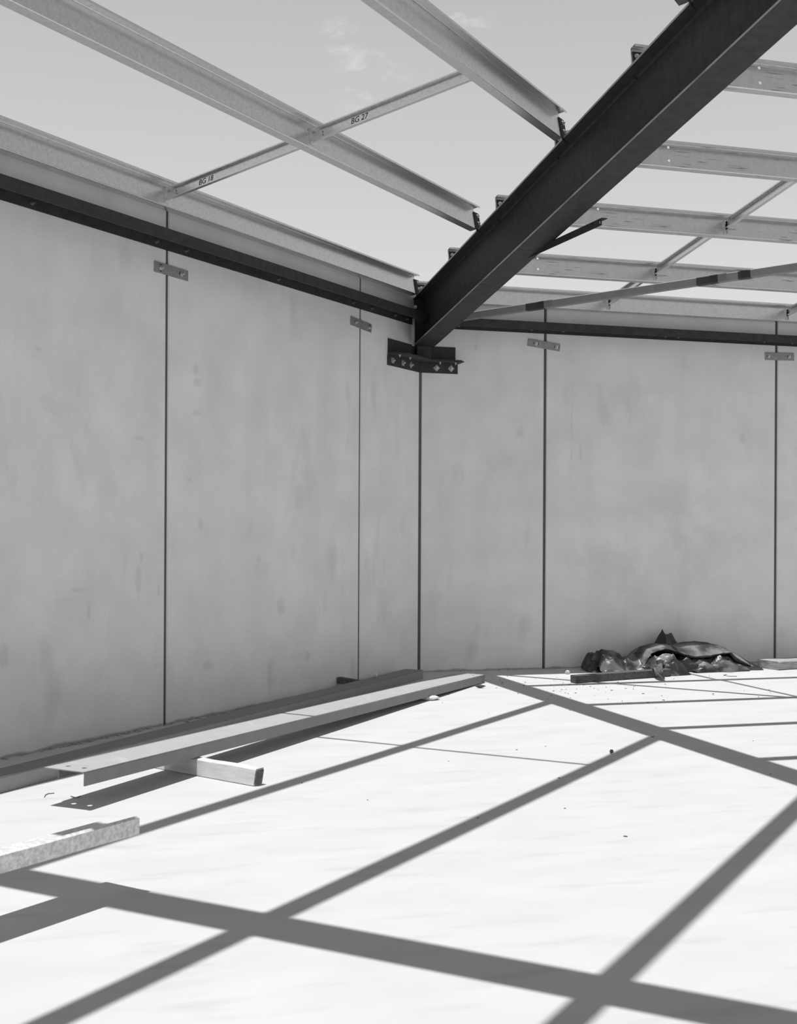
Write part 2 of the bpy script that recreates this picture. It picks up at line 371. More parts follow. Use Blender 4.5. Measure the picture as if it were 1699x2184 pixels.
# ------------------------------------------------------------------ bolts
def hexbolt(mb, c, ax, r=.012, h=.01, washer=None, diamond=False, rot=0):
    c, ax = V(c), V(ax).normalized()
    if washer == 'none': pass
    elif washer == 'square':
        u = ax.cross(UP).normalized(); w = UP
        if abs(ax.dot(UP)) > .9: u = V((1, 0, 0)); w = V((0, 1, 0))
        a = math.pi / 4 if diamond else rot; s = r * 1.75
        uu = u * math.cos(a) + w * math.sin(a); ww = ax.cross(uu)
        mb.box(c - uu * s - ww * s, uu * 2 * s, ww * 2 * s, ax * .005)
    else:
        mb.cyl(c, ax, r * 1.5, .003, 16)
    mb.cyl(c + ax * .003, ax, r, h, 6, smooth=False)
    mb.cyl(c + ax * (.003 + h), ax, r * .55, h * .8, 10)

# ------------------------------------------------------------------ rafters
KR = .129; KL = KR / S2
def zrafter(y): return 3.582 + KR * (-y)
def I_beam(t, O, A, side, b, D, tw, tf, L, mat_, skew=(0, 0), edge=None):
    """parts of an I section: O bottom centre, A unit axis (sloping), side unit horizontal"""
    N = A.cross(side).normalized()
    if N.z < 0: N = -N
    sl, sr_ = skew                                   # mitre of the two flange ends
    for nm, z in (('bottom_flange', 0), ('top_flange', D - tf)):
        a = [O - side * b / 2 + A * sl + N * z, O + side * b / 2 + A * sr_ + N * z]; e = [O + side * b / 2 + A * L + N * z, O - side * b / 2 + A * L + N * z]
        q = a + e; p = q + [x + N * tf for x in q]
        fl_ = MB().add(p, [[0, 3, 2, 1], [4, 5, 6, 7], [0, 1, 5, 4], [1, 2, 6, 5], [2, 3, 7, 6], [3, 0, 4, 7]]).build(nm, mat_, t)
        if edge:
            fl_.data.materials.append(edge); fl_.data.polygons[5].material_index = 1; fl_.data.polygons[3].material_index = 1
    # web with root fillets
    r = .014; h = tw / 2
    pr = [(-h - r, tf), (h + r, tf), (h, tf + r), (h, D - tf - r), (h + r, D - tf), (-h - r, D - tf), (-h, D - tf - r), (-h, tf + r)]
    MB().prism(pr, O, side, N, A, L).build('web', mat_, t)
    return N
AR_ = V((0, -1, KR)).normalized()
RB = .235; RD = .533
raf = thing('rafter', 'deep dark steel rafter rising from the wall corner to the top right', 'steel beam', (0, -.10, 3.45))
O = V((0, -.10, zrafter(-.10)))
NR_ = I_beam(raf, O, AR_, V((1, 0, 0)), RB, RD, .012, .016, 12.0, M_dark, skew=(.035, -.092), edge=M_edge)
MB().box(V((-RB / 2 + .01, -.125, zrafter(-.10) - .02)), V((RB - .02, 0, 0)), V((0, .012, 0)), UP * (RD + .02)).build('end_plate', M_dark, raf)
MB().prism([(-.09, 3.462), (-.09, 3.60), (.03, 3.60), (.03, 3.462)][::-1], V((-.085, -.14, 0)), V((0, -1, 0)), UP, V((1, 0, 0)), .165).build('seat_block', M_dark, raf)
mb = MB(); mb.prism([(math.cos(a) * .022, math.sin(a) * .008) for a in [k * math.pi / 5 for k in range(10)]], V((-.128, -.152, 3.60)), RT, FW, UP, .30, True)  # pale elliptical upright beside the rafter end plate
mb.build('end_strip', M_paper, raf, 'pale rounded upright strip at the rafter foot')
hb = MB(); hexbolt(hb, V((-.10, -.14, 4.03)), V((-.6, -.8, 0)), .014, .014); hb.build('bolt', M_bolt, raf)

rafB = thing('rafter', 'dark steel rafter overhead casting the broad shadow across the near floor', 'steel beam', tuple(dL * 8.33 + UP * 3.6))
AB = (nL + UP * KL).normalized()
I_beam(rafB, dL * 8.33 + nL * .05 + UP * 3.60, AB, dL, RB, RD, .012, .016, 13.0, M_dark)

# ------------------------------------------------------------------ purlins
PT = .0022
def arc(cx_, cy_, r, a0, a1, n=3):
    return [(cx_ + r * math.cos(math.radians(a0 + (a1 - a0) * k / n)), cy_ + r * math.sin(math.radians(a0 + (a1 - a0) * k / n))) for k in range(n + 1)]
def purlin(label, d, n, k, off, zwb, a0, a1, material, holes=None, group=None, H=.2):
    ang = math.atan(k); U = n * math.cos(ang) + UP * math.sin(ang); N = UP * math.cos(ang) - n * math.sin(ang)
    O = d * a0 + n * off + UP * zwb; L = a1 - a0
    t = thing('purlin', label, 'purlin', tuple(O), group)
    r = .007; fl = .068; lip = .018
    hl = holes or []
    MB().plate_holes(O, d, N, U * (-PT), (0, L), (r, H - r), hl, .0115).build('web', material, t)
    bot = [(-fl, lip)] + [(-fl, 0)] + [(-r, 0)] + arc(-r, r, r, -90, 0)[1:]
    top = arc(r, H - r, r, 180, 90)[:-1] + [(r, H), (fl, H), (fl, H - lip)]
    MB().sheet(bot, PT, O, U, N, d, L).build('bottom_flange', material, t)
    MB().sheet(top, -PT * .98, O, U, N, d, L).build('top_flange', material, t)
    return t, O, U, N
def cleat(parent, O, d, U, N, a0, w, h0, h1, bolts, ax=1):
    c = MB().box(O + d * a0 + N * h0 + U * .001, d * w, U * .008, N * (h1 - h0)).build('cleat', M_dark, parent)
    for (u, v) in bolts:
        mb = MB(); hexbolt(mb, O + d * u + N * v + U * .009, U, .012, .010); mb.build('bolt', M_bolt, c)
    return c

Lspec = [(.10, 'eave purlin of galvanised steel along the top of the left wall', .27),
         (1.49, 'galvanised steel purlin second from the left wall', 1.67),
         (2.90, 'galvanised steel purlin third from the left wall, nearest the top of the picture', 3.07),
         (4.31, 'galvanised steel purlin overhead casting the diagonal shadow at the lower right', 4.48)]
LP = []
for off, lab, a0 in Lspec:
    zb = 4.13 + KL * off
    t, O, U, N = purlin(lab, dL, nL, KL, off, zb, a0, 10.9, M_galv)
    LP.append((t, O, U, N, a0))
    cleat(raf, O, dL, U, N, -.085, .105, -.02 if off < .5 else -.022, .165, [(-.048, .135), (-.048, .065)])
Rspec = [(-.06, 'eave purlin of galvanised steel along the top of the right wall'),
         (-1.14, 'scuffed galvanised purlin second from the right wall, behind the tube brace'),
         (-2.53, 'scuffed galvanised purlin third from the right wall'),
         (-3.90, 'scuffed galvanised purlin fourth from the right wall'),
         (-5.27, 'scuffed galvanised purlin at the upper right, fifth from the right wall')]
RP = []
for y, lab in Rspec:
    zb = 4.113 - KR * y; a0 = -.045
    hl = [(1.0 - a0 - (.06 if y > -1.2 else .02), .055), (1.0 - a0 - (.06 if y > -1.2 else .02), .170)] if y < -.5 else []
    t, O, U, N = purlin(lab, dR, nR, KR, -y, zb, a0, 9.6, M_galvR if y < -.5 else M_galv, holes=hl)
    RP.append((t, O, U, N, a0))
    cleat(raf, O, dR, U, N, .012, .09, -.03, .175, [(.042, .142), (.042, .062)])

# ------------------------------------------------------------------ bridging between purlins
def bridging(label, d, n, k, along, P0, P1, text=None, upto=0.0):
    (t0, O0, U, N, a0), (t1, O1, _, _, b0) = P0, P1
    A = O0 + d * (along - a0); B = O1 + d * (along - b0)
    ax = (B - A); L = ax.length; ax.normalize()
    t = thing('bridging', label, 'bridging', tuple(A + N * .05))
    h0, h1 = .055, .150; s = -1                 # channel toes point toward the corner side
    st, en = .05, .02
    pr = [(.034, h0 + .010), (.034, h0), (0, h0), (0, h1), (.034, h1), (.034, h1 - .010)]
    MB().sheet([(x, y) for x, y in pr], -.002, A + ax * st, d, N, ax, L - st - en).build('channel', M_galv, t)
    br = MB(); br.box(A + N * (h0 - .03) + d * .006 + U * .001, d * .05, N * (h1 - h0 + .03), U * .003)
    br.box(A + N * (h0 + .004) + d * .0025, d * .003, N * (h1 - h0 - .012), U * .14)
    b = br.build('end_bracket', M_galv, t)
    for hh in (h0 + .002, h1 - .012):
        mb = MB(); hexbolt(mb, A + N * hh + d * .034 + U * .004, U, .009, .006); mb.build('bolt', M_bolt, b)
    for uu, hh in ((.09, h0 + .03), (.092, h0 + .055)):
        mb = MB(); mb.cyl(A + U * uu + N * hh + d * .005, d, .004, .003, 8); mb.build('rivet', M_mark, b)
    MB().box(B + N * (h0 - .01) - U * .004, d * -.05, N * (h1 - h0 + .01), -U * .003).build('end_bracket', M_galv, t)
    if text:
        cu = bpy.data.curves.new('mark', 'FONT'); cu.body = text; cu.size = .056; cu.shear = .35; cu.extrude = .0003; cu.offset = 0
        ob = bpy.data.objects.new('mark', cu); col.objects.link(ob)
        dg = bpy.context.evaluated_depsgraph_get(); dg.update()
        me = bpy.data.meshes.new_from_object(ob.evaluated_get(dg)); bpy.data.objects.remove(ob)
        side = -d; X = ax; Y = N
        P = A + ax * text_at[text] + N * (h0 + .028) + d * .0032
        mtx = Matrix.Identity(4)
        for i in range(3): mtx[i][0] = X[i]; mtx[i][1] = Y[i]; mtx[i][2] = X.cross(Y)[i]; mtx[i][3] = P[i]
        me.transform(mtx); me.transform(Matrix.Translation(-WORLD[t.name])); me.materials.clear(); me.materials.append(M_mark)
        o = bpy.data.objects.new('marking', me); o['kind'] = 'stuff'; col.objects.link(o); o.parent = t; o['label'] = 'handwritten mark in black marker'
    return t
text_at = {'BG 18': .31, 'BG 27': .33}
bridging('galvanised bridging channel marked in pen between the left eave purlin and the second', dL, nL, KL, 4.42, LP[0], LP[1], 'BG 18')
bridging('galvanised bridging channel marked in pen between the second and third left purlins', dL, nL, KL, 4.44, LP[1], LP[2], 'BG 27')
def bridgingR(label, x, i):
    P0, P1 = RP[i], RP[i + 1]
    (t0, O0, U, N, a0), (t1, O1, _, _, b0) = P0, P1
    A = O0 + dR * (x - a0); B = O1 + dR * (x - b0); ax = (B - A); L = ax.length; ax.normalize()
    t = thing('bridging', label, 'bridging', tuple(A + N * .05))
    h0, h1 = .065, .155
    pr = [(.034, h0 + .010), (.034, h0), (0, h0), (0, h1), (.034, h1), (.034, h1 - .010)]
    MB().sheet(pr, .002, A + ax * .05, -dR, N, ax, L - .07).build('channel', M_galv, t)
    br = MB(); br.box(A + N * (h0 - .045) + U * .001, -dR * .03, N * .14, U * .003)
    br.box(A + N * (h0 - .045) - dR * .001, -dR * .003, N * .13, U * .028)
    br.box(A + N * (h0 - .045) - dR * .028, -dR * .003, N * .13, U * .022)
    br.box(A + N * h0 - dR * .001, -dR * .003, N * .08, U * .11)
    b = br.build('end_bracket', M_galv, t)
    for hh in (h0 - .03, h1 - .03):
        mb = MB(); hexbolt(mb, A + N * hh - dR * .015 + U * .004, U, .009, .006); mb.build('bolt', M_bolt, b)
    MB().box(B + N * (h0 - .01) - U * .004, dR * .05, N * .09, -U * .003).build('end_bracket', M_galv, t)
bridgingR('short galvanised bridging channel crossing behind the tube brace at the right eave', 2.27, 0)
bridgingR('galvanised bridging channel between the second and third right purlins', 2.30, 1)
bridgingR('galvanised bridging channel between the third and fourth right purlins', 2.33, 2)
bridgingR('galvanised bridging channel starting from the right eave purlin at the picture edge', 4.62, 0)

# ------------------------------------------------------------------ eave channels bolted flat to the walls, toes down
def eave(label, d, n, a0, a1, bolts):
    zb, h, w = 3.832, .09, .25
    t = thing('eave_channel', label, 'steel channel', tuple(d * a0 + UP * zb))
    MB().box(d * a0 + n * (w - .014) + UP * zb, d * (a1 - a0), n * .014, UP * h).build('front_flange', M_darkrec, t)
    MB().box(d * a0 + n * .014 + UP * (zb + h - .009), d * (a1 - a0), n * (w - .028), UP * .009).build('web', M_darkrec, t)
    MB().box(d * a0 + n * .001 + UP * zb, d * (a1 - a0), n * .013, UP * h).build('back_flange', M_darkrec, t)
    for b in bolts:
        mb = MB(); hexbolt(mb, d * b + n * .014 + UP * 3.872, n, .011, .014); mb.build('bolt', M_dbolt, t)
eave('dark steel eave channel bolted along the top of the left wall', dL, nL, .19, 12.0, [.34, .60, 1.09, 1.46, 2.78, 4.11, 4.48, 5.81, 7.2])
eave('dark steel eave channel bolted along the top of the right wall', dR, nR, .12, 10.0, [.45, 1.32, 1.71, 3.01, 3.18, 4.33, 4.71])

# ------------------------------------------------------------------ corner bracket
cb = thing('corner_bracket', 'dark cranked steel bearing bracket bolted across the wall corner under the rafter', 'steel bracket', (0, -.05, 3.33))
def leg(d, n, a1, b0, b1, z0, z1, th): 
    return MB().box(d * b0 + n * .001 + UP * z0, d * (a1 - b0), n * th, UP * (z1 - z0))
leg(dL, nL, .74, .001, 0, 3.33, 3.440, .012).build('lower_leg', M_darkrec, cb)
leg(dR, nR, .437, .0055, 0, 3.33, 3.440, .012).build('lower_leg', M_darkrec, cb)
leg(dL, nL, .73, .022, 0, 3.462, 3.612, .012).build('upper_plate', M_darkrec, cb)
leg(dR, nR, .41, .022, 0, 3.462, 3.625, .012).build('upper_plate', M_darkrec, cb)
W_ = .20; t22 = math.tan(math.radians(22.5))
def ledge(z0, z1, w, eL, eR, name):
    c = V((0, 0, 0)) + nR * w + dR * (w * t22)
    p = [nR * .014 + dR * .006, nR * .014 + dR * eR, nR * w + dR * eR, c, nL * w + dL * (eL - .13), nL * (w * .45) + dL * eL, nL * .014 + dL * eL]
    mb = MB(); n = len(p); a = [V((q.x, q.y, z0)) for q in p]; b = [V((q.x, q.y, z1)) for q in p]
    mb.add(a + b, [[i, (i + 1) % n, n + (i + 1) % n, n + i] for i in range(n)] + [list(range(n))[::-1], [n + i for i in range(n)]])
    return mb.build(name, M_darkrec, cb)
ledge(3.440, 3.450, W_, .74, .45, 'shelf_plate')
ledge(3.451, 3.461, W_ - .01, .74, .43, 'bearing_plate')
for d, n, xs in ((dL, nL, (.645, .418, .237)), (dR, nR, (.188, .359))):
    for i, x in enumerate(xs):
        mb = MB(); hexbolt(mb, d * x + n * .018 + UP * 3.387, n, .0145, .014, 'none'); b_ = mb.build('bolt', M_bolt, cb)
        a_ = math.pi / 4 if (d is dR or i == 2) else .1 * i; u_ = n.cross(UP).normalized(); uu = u_ * math.cos(a_) + UP * math.sin(a_); ww = n.cross(uu)
        MB().box(d * x + n * .0135 + UP * 3.387 - uu * .028 - ww * .028, uu * .056, ww * .056, n * .005).build('washer', M_wash, b_)
for d, n, xs in ((dL, nL, (.66, .43)), (dR, nR, (.20, .38))):
    for x in xs:
        mb = MB(); hexbolt(mb, d * x + n * .11 + UP * 3.440, -UP, .010, .012); mb.build('bolt', M_bolt, cb)

# ------------------------------------------------------------------ joint plates
def jplate(label, d, n, p, q, h, boltpos, slots):
    """p,q centreline ends as (along, z)"""
    P = d * p[0] + UP * p[1]; Q = d * q[0] + UP * q[1]; ax = (Q - P); L = ax.length; ax.normalize(); w = n.cross(ax)
    if w.z < 0: w = -w
    t = thing('joint_plate', label, 'plate', tuple(P + n * .001))
    MB().box(P - w * h / 2 + n * .001, ax * L, w * h, n * .008).build('plate', M_zinc, t)
    for b, sl in zip(boltpos, slots):
        B = P + ax * b + n * .009
        mb = MB(); sd_ = (ax if sl == 'h' else w); e = .03
        mb.box(B - sd_ * e - sd_.cross(n) * .011, sd_ * 2 * e, sd_.cross(n) * .022, n * .0012)
        s_ = mb.build('slot', M_mark, t)
        mb = MB(); hexbolt(mb, B + n * .001, n, .014, .014); mb.build('bolt', M_bolt, t)
jplate('zinc joint plate with two bolts across the widest left-wall joint', dL, nL, (4.49, 3.677), (4.07, 3.672), .085, (.075, .335), 'vh')
jplate('zinc joint plate with two bolts on the left-wall joint nearer the corner', dL, nL, (1.49, 3.69), (1.08, 3.665), .088, (.10, .37), 'hv')
jplate('tilted zinc joint plate with two bolts on the right-wall joint nearest the corner', dR, nR, (1.28, 3.727), (1.675, 3.680), .085, (.10, .355), 'hh')
jplate('level zinc joint plate with two bolts on the right-wall joint at the picture edge', dR, nR, (4.344, 3.698), (4.742, 3.706), .092, (.05, .33), 'hh')

# ------------------------------------------------------------------ tube brace and fly brace
def tube(mb, a, b, w, h, ro=0):
    a, b = V(a), V(b); ax = (b - a).normalized(); s = ax.cross(UP).normalized(); u = s.cross(ax)
    c = .006
    pr = [(-w / 2 + c, -h / 2), (w / 2 - c, -h / 2), (w / 2, -h / 2 + c), (w / 2, h / 2 - c), (w / 2 - c, h / 2), (-w / 2 + c, h / 2), (-w / 2, h / 2 - c), (-w / 2, -h / 2 + c)]
    return mb.prism(pr, a, s, u, ax, (b - a).length)
b0 = V((.20, -.16, 3.895)); b1 = V((5.2, -5.93, 4.21))
bdir = (b1 - b0).normalized()
tb = thing('tube_brace', 'grey square tube brace with black paint bands running up to the right', 'brace', tuple(b0))
tube(MB(), b0, b1, .075, .075).build('tube', M_tube, tb)
def bt(x, y): return ((x - b0.x) ** 2 + (y - b0.y) ** 2) ** .5 * (b1 - b0).length / ((b1 - b0).xy.length)
for (p, q) in (((.90, -.95), (1.04, -1.11)), ((2.10, -2.37), (2.24, -2.53)), ((2.37, -2.68), (2.45, -2.77))):
    tube(MB(), b0 + bdir * bt(*p), b0 + bdir * bt(*q), .0765, .0765).build('paint_band', M_tape, tb, 'black paint band')
MB().box(V((.006, -.02, 3.82)), V((.26, -.27, 0)), V((.006, .006, 0)), UP * .14).build('gusset', M_dark, tb)

fa = V((.045, -2.70, 4.03)); fb = V((.16, -4.35, 4.022)); fd = (fb - fa).normalized()
fs = fd.cross(UP).normalized(); fu = fs.cross(fd)
fbr = thing('fly_brace', 'short dark angle brace with a bolt hole sticking out beside the rafter', 'brace', tuple(fa))
MB().box(fa - fu * .055, fd * (fb - fa).length, fu * .055, fs * .005).build('leg', M_dark, fbr)
MB().box(fa, fd * ((fb - fa).length), fu * .005, -fs * .05).build('leg', M_dark, fbr)
MB().cyl(fb - fd * .022 - fu * .028 + fs * .0045, fs, .010, .0012, 14).build('bolt_hole', M_bolt, fbr, 'pale bolt hole')

# ------------------------------------------------------------------ long channel on the floor
def vlerp(a, b, t): return a + (b - a) * t
nf = V((-3.772, -6.016, .220)); nb = V((-3.938, -5.770, .222)); ff = V((.405, -1.050, .086)); fbk = V((.262, -.790, .108))
t = thing('channel_beam', 'long pale grey steel channel lying web up on timber in front of the left wall', 'steel channel', tuple(V((-1.7, -3.4, .0))))
A = (ff - nf).normalized()
W = (nb - nf); W = (W - A * W.dot(A)).normalized(); wid = .29; N = A.cross(W); N = N if N.z > 0 else -N
Lb = (ff - nf).length; FH = .085
us = (0, Lb); hol = [(.075, .075), (.075, .19)]
# local origin at near front top corner
O = nf.copy()
wb_ = MB().plate_holes(O - N * .005, A, W, N * -.006 + N * 0, (0.0, Lb), (0.0, wid), [(.10, .085), (.10, .20), (Lb - .12, .085)], .016)
# thickness runs downward from the top face
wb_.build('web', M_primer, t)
MB().box(O - N * FH, A * Lb, W * .009, N * (FH - .004)).build('front_flange', M_primer_shade, t)
MB().box(O + A * .12 + W * (wid - .009) - N * FH, A * (Lb - .24), W * .009, N * (FH - .004)).build('back_flange', M_primer_shade, t)
MB().box(O + A * Lb * .34 + N * 0 - N * .0045, A * .012, W * 0 + W * .001, N * .001).build('scribe_mark', M_primer_shade, t)

# second channel tight to the wall
c0 = V((-5.20, -6.555, 0)); cdv = V((.648, .761, 0)).normalized(); cw = V((-.761, .648, 0)); Lc = 7.82
t = thing('channel_beam', 'grey steel channel lying on the floor against the foot of the left wall, in shade', 'steel channel', tuple(c0))
MB().box(c0 + UP * .088, cdv * Lc, cw * .20, UP * .008).build('web', M_primer_shade, t)
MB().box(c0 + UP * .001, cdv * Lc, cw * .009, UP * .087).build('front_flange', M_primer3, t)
MB().box(c0 + cw * .191 + UP * .001, cdv * Lc, cw * .009, UP * .087).build('back_flange', M_primer_shade, t)

# galvanised Z section lying flat on off-frame blocks, its end hanging over the floor at lower left
za = V((.747, .665, 0)).normalized(); zw = V((-za.y, za.x, 0)); zf = V((-3.590, -7.671, .247)); zL = 4.6
zs0 = zf - za * zL
t = thing('galvanised_purlin', 'spangled galvanised steel section raised above the floor at lower left', 'steel section', tuple(zf - za * 1.5))
MB().sheet([(.04, .028), (.034, .074), (.018, .080), (.0, .072), (.0, .006), (.006, .0)], .003, zs0, zw, UP, za, zL).build('front_flange', M_galvf, t)
MB().box(zs0 + zw * .038 + UP * .022, za * zL, zw * .206 + UP * .002, UP * .003).build('web', M_galvf, t)
MB().sheet([(.244, .027), (.252, .022), (.252, -.045), (.236, -.045)], -.003, zs0, zw, UP, za, zL).build('rear_flange', M_galvf, t)

# ------------------------------------------------------------------ timbers
def rough_box(mb, O, a, b, c, na=10, amp=.004, seed=0, chamf=.006):
    """irregular sawn timber: octagonal-ish section with noisy stations"""
    O, a, b, c = V(O), V(a), V(b), V(c); la, lb, lc = a.length, b.length, c.length
    A, B, Cc = a / la, b / lb, c / lc
    ring = [(chamf, 0), (lb - chamf, 0), (lb, chamf), (lb, lc - chamf), (lb - chamf, lc), (chamf, lc), (0, lc - chamf), (0, chamf)]
    vs = []; n = 8
    for i in range(na + 1):
        for j, (x, y) in enumerate(ring):
            p = O + A * (la * i / na) + B * x + Cc * y
            k = noise.noise_vector(p * 6 + V((seed, seed * 2, 0))) * amp
            if y <= chamf: k.z = abs(k.z) * .3
            vs.append(p + k)
    fs = [[i * n + j, i * n + (j + 1) % n, (i + 1) * n + (j + 1) % n, (i + 1) * n + j] for i in range(na) for j in range(n)]
    fs += [list(range(n))[::-1]]
    fs += [[na * n + j for j in range(n)]]
    if a.cross(b).dot(c) < 0: fs = [f[::-1] for f in fs]
    return mb.add(vs, fs)
def timber(label, O, a, b, c, m1, m2=None, **k):
    a = V(a); t = thing('timber_block', label, 'timber', tuple(V(O)))
    ends = k.pop('cap', None)
    o = rough_box(MB(), O, a, b, c, **k).build('block', m1, t)
    if m2:
        ax = a.normalized(); bb = V(b); cc = V(c)
        e = MB(); rough_box(e, V(O) + a + ax * .0 + bb * .06 + cc * .05, ax * .006, bb * .88, cc * .88, na=2, amp=.003, seed=4)
        e.build('end_grain', m2, t)
    return t
# under the long channel: axis runs from the wall side toward the camera right
t0 = V((-3.41, -4.72, .001)); t1 = V((-2.752, -5.612, .001)); ta = t1 - t0; tn = V((-ta.y, ta.x, 0)).normalized()
timber('pale weathered timber block propping the near end of the long grey channel', t0, ta, tn * .072, UP * .103 + tn * .020, M_wood, M_wood_end, seed=2, amp=.005, chamf=.005)
timber('long dark timber lying on the floor partly under the black plastic sheet', V((1.296, -1.355, .001)), V((1.262, .328, 0)), V((-.025, .09, 0)), UP * .082, M_wood_dark, None, seed=5, amp=.005)
timber('chunky weathered timber at the foot of the right wall at the picture edge', V((4.05, -.78, .001)), V((1.1, .22, 0)), V((-.08, .30, 0)), UP * .10, M_woodb, M_wood_end, seed=8, amp=.010, chamf=.012)
tw0 = dL * 1.72 + nL * .012
timber('small dark timber stub jammed between the left wall and the channel behind', tw0 + UP * .058, nL * .34 - dL * .06 - UP * .035, dL * -.07, UP * .062, M_wood_dark, None, seed=9, amp=.003)

for k_, lab_ in ((1.75, 'timber block outside the frame carrying the raised galvanised section, nearer one'), (3.9, 'timber block outside the frame carrying the raised galvanised section, farther one')):
    q_ = zf - za * k_ - UP * (zf.z - .001) - zw * .15
    timber(lab_, q_, zw * .55, za * .12, UP * .185, M_wood, None, seed=k_, amp=.003)

# ------------------------------------------------------------------ black plastic sheet heap
def heap(name, label, prof, y0, y1, nx, ny, mat_, seed, amp=.05, parent=None, fine=.02, shift=.04):
    xs = [p[0] for p in prof]; vs = []; fs = []
    def hgt(x):
        for (a, ha), (b, hb_) in zip(prof[:-1], prof[1:]):
            if a <= x <= b: return ha + (hb_ - ha) * (x - a) / max(1e-6, b - a)
        return 0
    for j in range(ny + 1):
        v = j / ny
        for i in range(nx + 1):
            u = i / nx; x = xs[0] + (xs[-1] - xs[0]) * u
            H = hgt(x)
            prof_v = math.sin(math.pi * min(1, max(0, v)) ** .75) ** .62 if 0 < v < 1 else 0
            p = V((x * 3.1, v * 2.2 + seed, seed * 1.7))
            rid = (1 - abs(noise.noise(p * 1.15)) * 2.4)
            rid2 = (1 - abs(noise.noise(p * 3.1 + V((9, 3, 1)))) * 2.2)
            h = H * prof_v * (.80 + .2 * rid) + (rid * amp + rid2 * fine - amp * .55) * prof_v
            y = y0 + (y1 - y0) * v
            q = noise.noise_vector(p * 1.7) * shift
            lip = .02 * noise.noise(V((x * 7, seed, v * 3)))
            e = 0 if 0 < i < nx and 0 < j < ny else 1
            vs.append(V((x + q.x + .05 * noise.noise(V((seed, v * 4, 2))), y + q.y + (.07 * noise.noise(V((x * 4, seed, 5))) if e else 0), max(.004, h + lip * prof_v))))
    for j in range(ny):
        for i in range(nx):
            a = j * (nx + 1) + i; fs.append([a, a + 1, a + nx + 2, a + nx + 1])
    mb = MB().add(vs, fs, False)
    return mb.build(name, mat_, parent)
tp = thing('plastic_sheet', 'crumpled heap of black plastic sheeting at the foot of the right wall', 'plastic sheet', (2.9, -.45, 0))
heap('fold', '', [(2.5, .05), (2.65, .17), (2.85, .20), (3.1, .20), (3.4, .21), (3.6, .15), (3.72, .09), (3.86, .02)], -.16, -.60, 44, 16, M_tarp_d, 3.3, .03, tp, .010)
# the big upper sheet draped over the heap, its front edge standing free above dark hollows
cxs = [(2.44, .12, .08), (2.54, .26, .215), (2.71, .30, .262), (2.83, .285, .225), (2.95, .272, .19), (3.08, .292, .168), (3.28, .312, .168), (3.42, .285, .19), (3.54, .24, .205), (3.66, .185, .10), (3.80, .09, .03), (3.88, .01, .005)]
def ci(x, k):
    for a, b in zip(cxs[:-1], cxs[1:]):
        if a[0] <= x <= b[0]:
            t_ = (x - a[0]) / (b[0] - a[0]); return a[k] + (b[k] - a[k]) * t_
    return cxs[-1][k]
vs = []; NX = 60; rows = 12
for r_ in range(rows):
    v = r_ / (rows - 1)
    for i_ in range(NX + 1):
        x = 2.44 + 1.44 * i_ / NX; zt, zf_ = ci(x, 1), ci(x, 2)
        if v < .3: y, z = -.12 - .18 * v / .3, zt * (.72 + .28 * v / .3)
        elif v < .6: y, z = -.30 - .14 * (v - .3) / .3, zt * (1 - .02 * (v - .3) / .3)
        elif v < .92: q = (v - .6) / .32; y, z = -.44 - .20 * q, zt * .98 + (zf_ - zt * .98) * q ** 1.5
        else: q = (v - .92) / .08; y, z = -.64 + .05 * q, zf_ - .022 * q
        k_ = noise.noise(V((x * 5, y * 7, 2.2))); k2_ = 1 - abs(noise.noise(V((x * 9, y * 12, 7)))) * 2
        vs.append(V((x + .02 * k_, y + .03 * noise.noise(V((x * 4, 3, v))), max(.003, z + (.014 * k_ + .008 * k2_) * min(1, z * 8)))))
fs = [[r_ * (NX + 1) + i_, r_ * (NX + 1) + i_ + 1, (r_ + 1) * (NX + 1) + i_ + 1, (r_ + 1) * (NX + 1) + i_] for r_ in range(rows - 1) for i_ in range(NX)]
MB().add(vs, fs).build('sheet', M_tarpl, tp)
heap('fold', '', [(1.93, .06), (1.99, .21), (2.12, .22), (2.26, .13), (2.42, .17), (2.55, .20), (2.68, .13), (2.80, .04)], -.14, -.72, 56, 24, M_tarp, 8.1, .06, tp)
heap('fold', '', [(2.80, .18), (2.89, .43), (2.96, .40), (3.06, .37), (3.15, .22)], -.10, -.30, 22, 12, M_tarp_d, 5.7, .02, tp)
heap('fold', '', [(2.72, .03), (2.82, .14), (2.95, .15), (3.06, .12), (3.14, .04)], -.50, -.745, 26, 12, M_tarp_d, 21.3, .03, tp)  # near-black fold added to paint a dark hollow
heap('fold', '', [(3.38, .04), (3.52, .20), (3.64, .17), (3.80, .09), (3.92, .01)], -.40, -.70, 26, 12, M_tarp_d, 25.3, .03, tp)
heap('fold', '', [(1.86, .02), (1.93, .20), (2.05, .19), (2.14, .05)], -.12, -.50, 18, 12, M_tarp_d, 28.3, .03, tp)
heap('fold', '', [(2.95, .02), (3.08, .13), (3.3, .17), (3.5, .12), (3.66, .02)], -.48, -.80, 34, 14, M_tarp, 12.4, .035, tp)
heap('fold', '', [(2.42, .05), (2.56, .17), (2.72, .20), (2.84, .08)], -.56, -.98, 28, 16, M_tarp, 15.9, .045, tp)
# tail of the sheet thrown over the timber
mb = MB(); path = [(2.50, -.86, .15), (2.43, -.97, .13), (2.38, -1.06, .105), (2.33, -1.17, .095), (2.30, -1.25, .04), (2.28, -1.36, .008)]
vs = []; k = 7
for i, (x, y, z) in enumerate(path):
    w = .17 - .022 * i
    for j in range(k):
        s = (j / (k - 1) - .5) * w
        vs.append(V((x + s, y + .02 * math.sin(j * 2.2 + i), z + .022 * abs(math.sin(j * 1.9 + i * .8)))))
mb.add(vs, [[i * k + j, i * k + j + 1, (i + 1) * k + j + 1, (i + 1) * k + j] for i in range(len(path) - 1) for j in range(k - 1)])
mb.build('tail', M_tarp, tp)

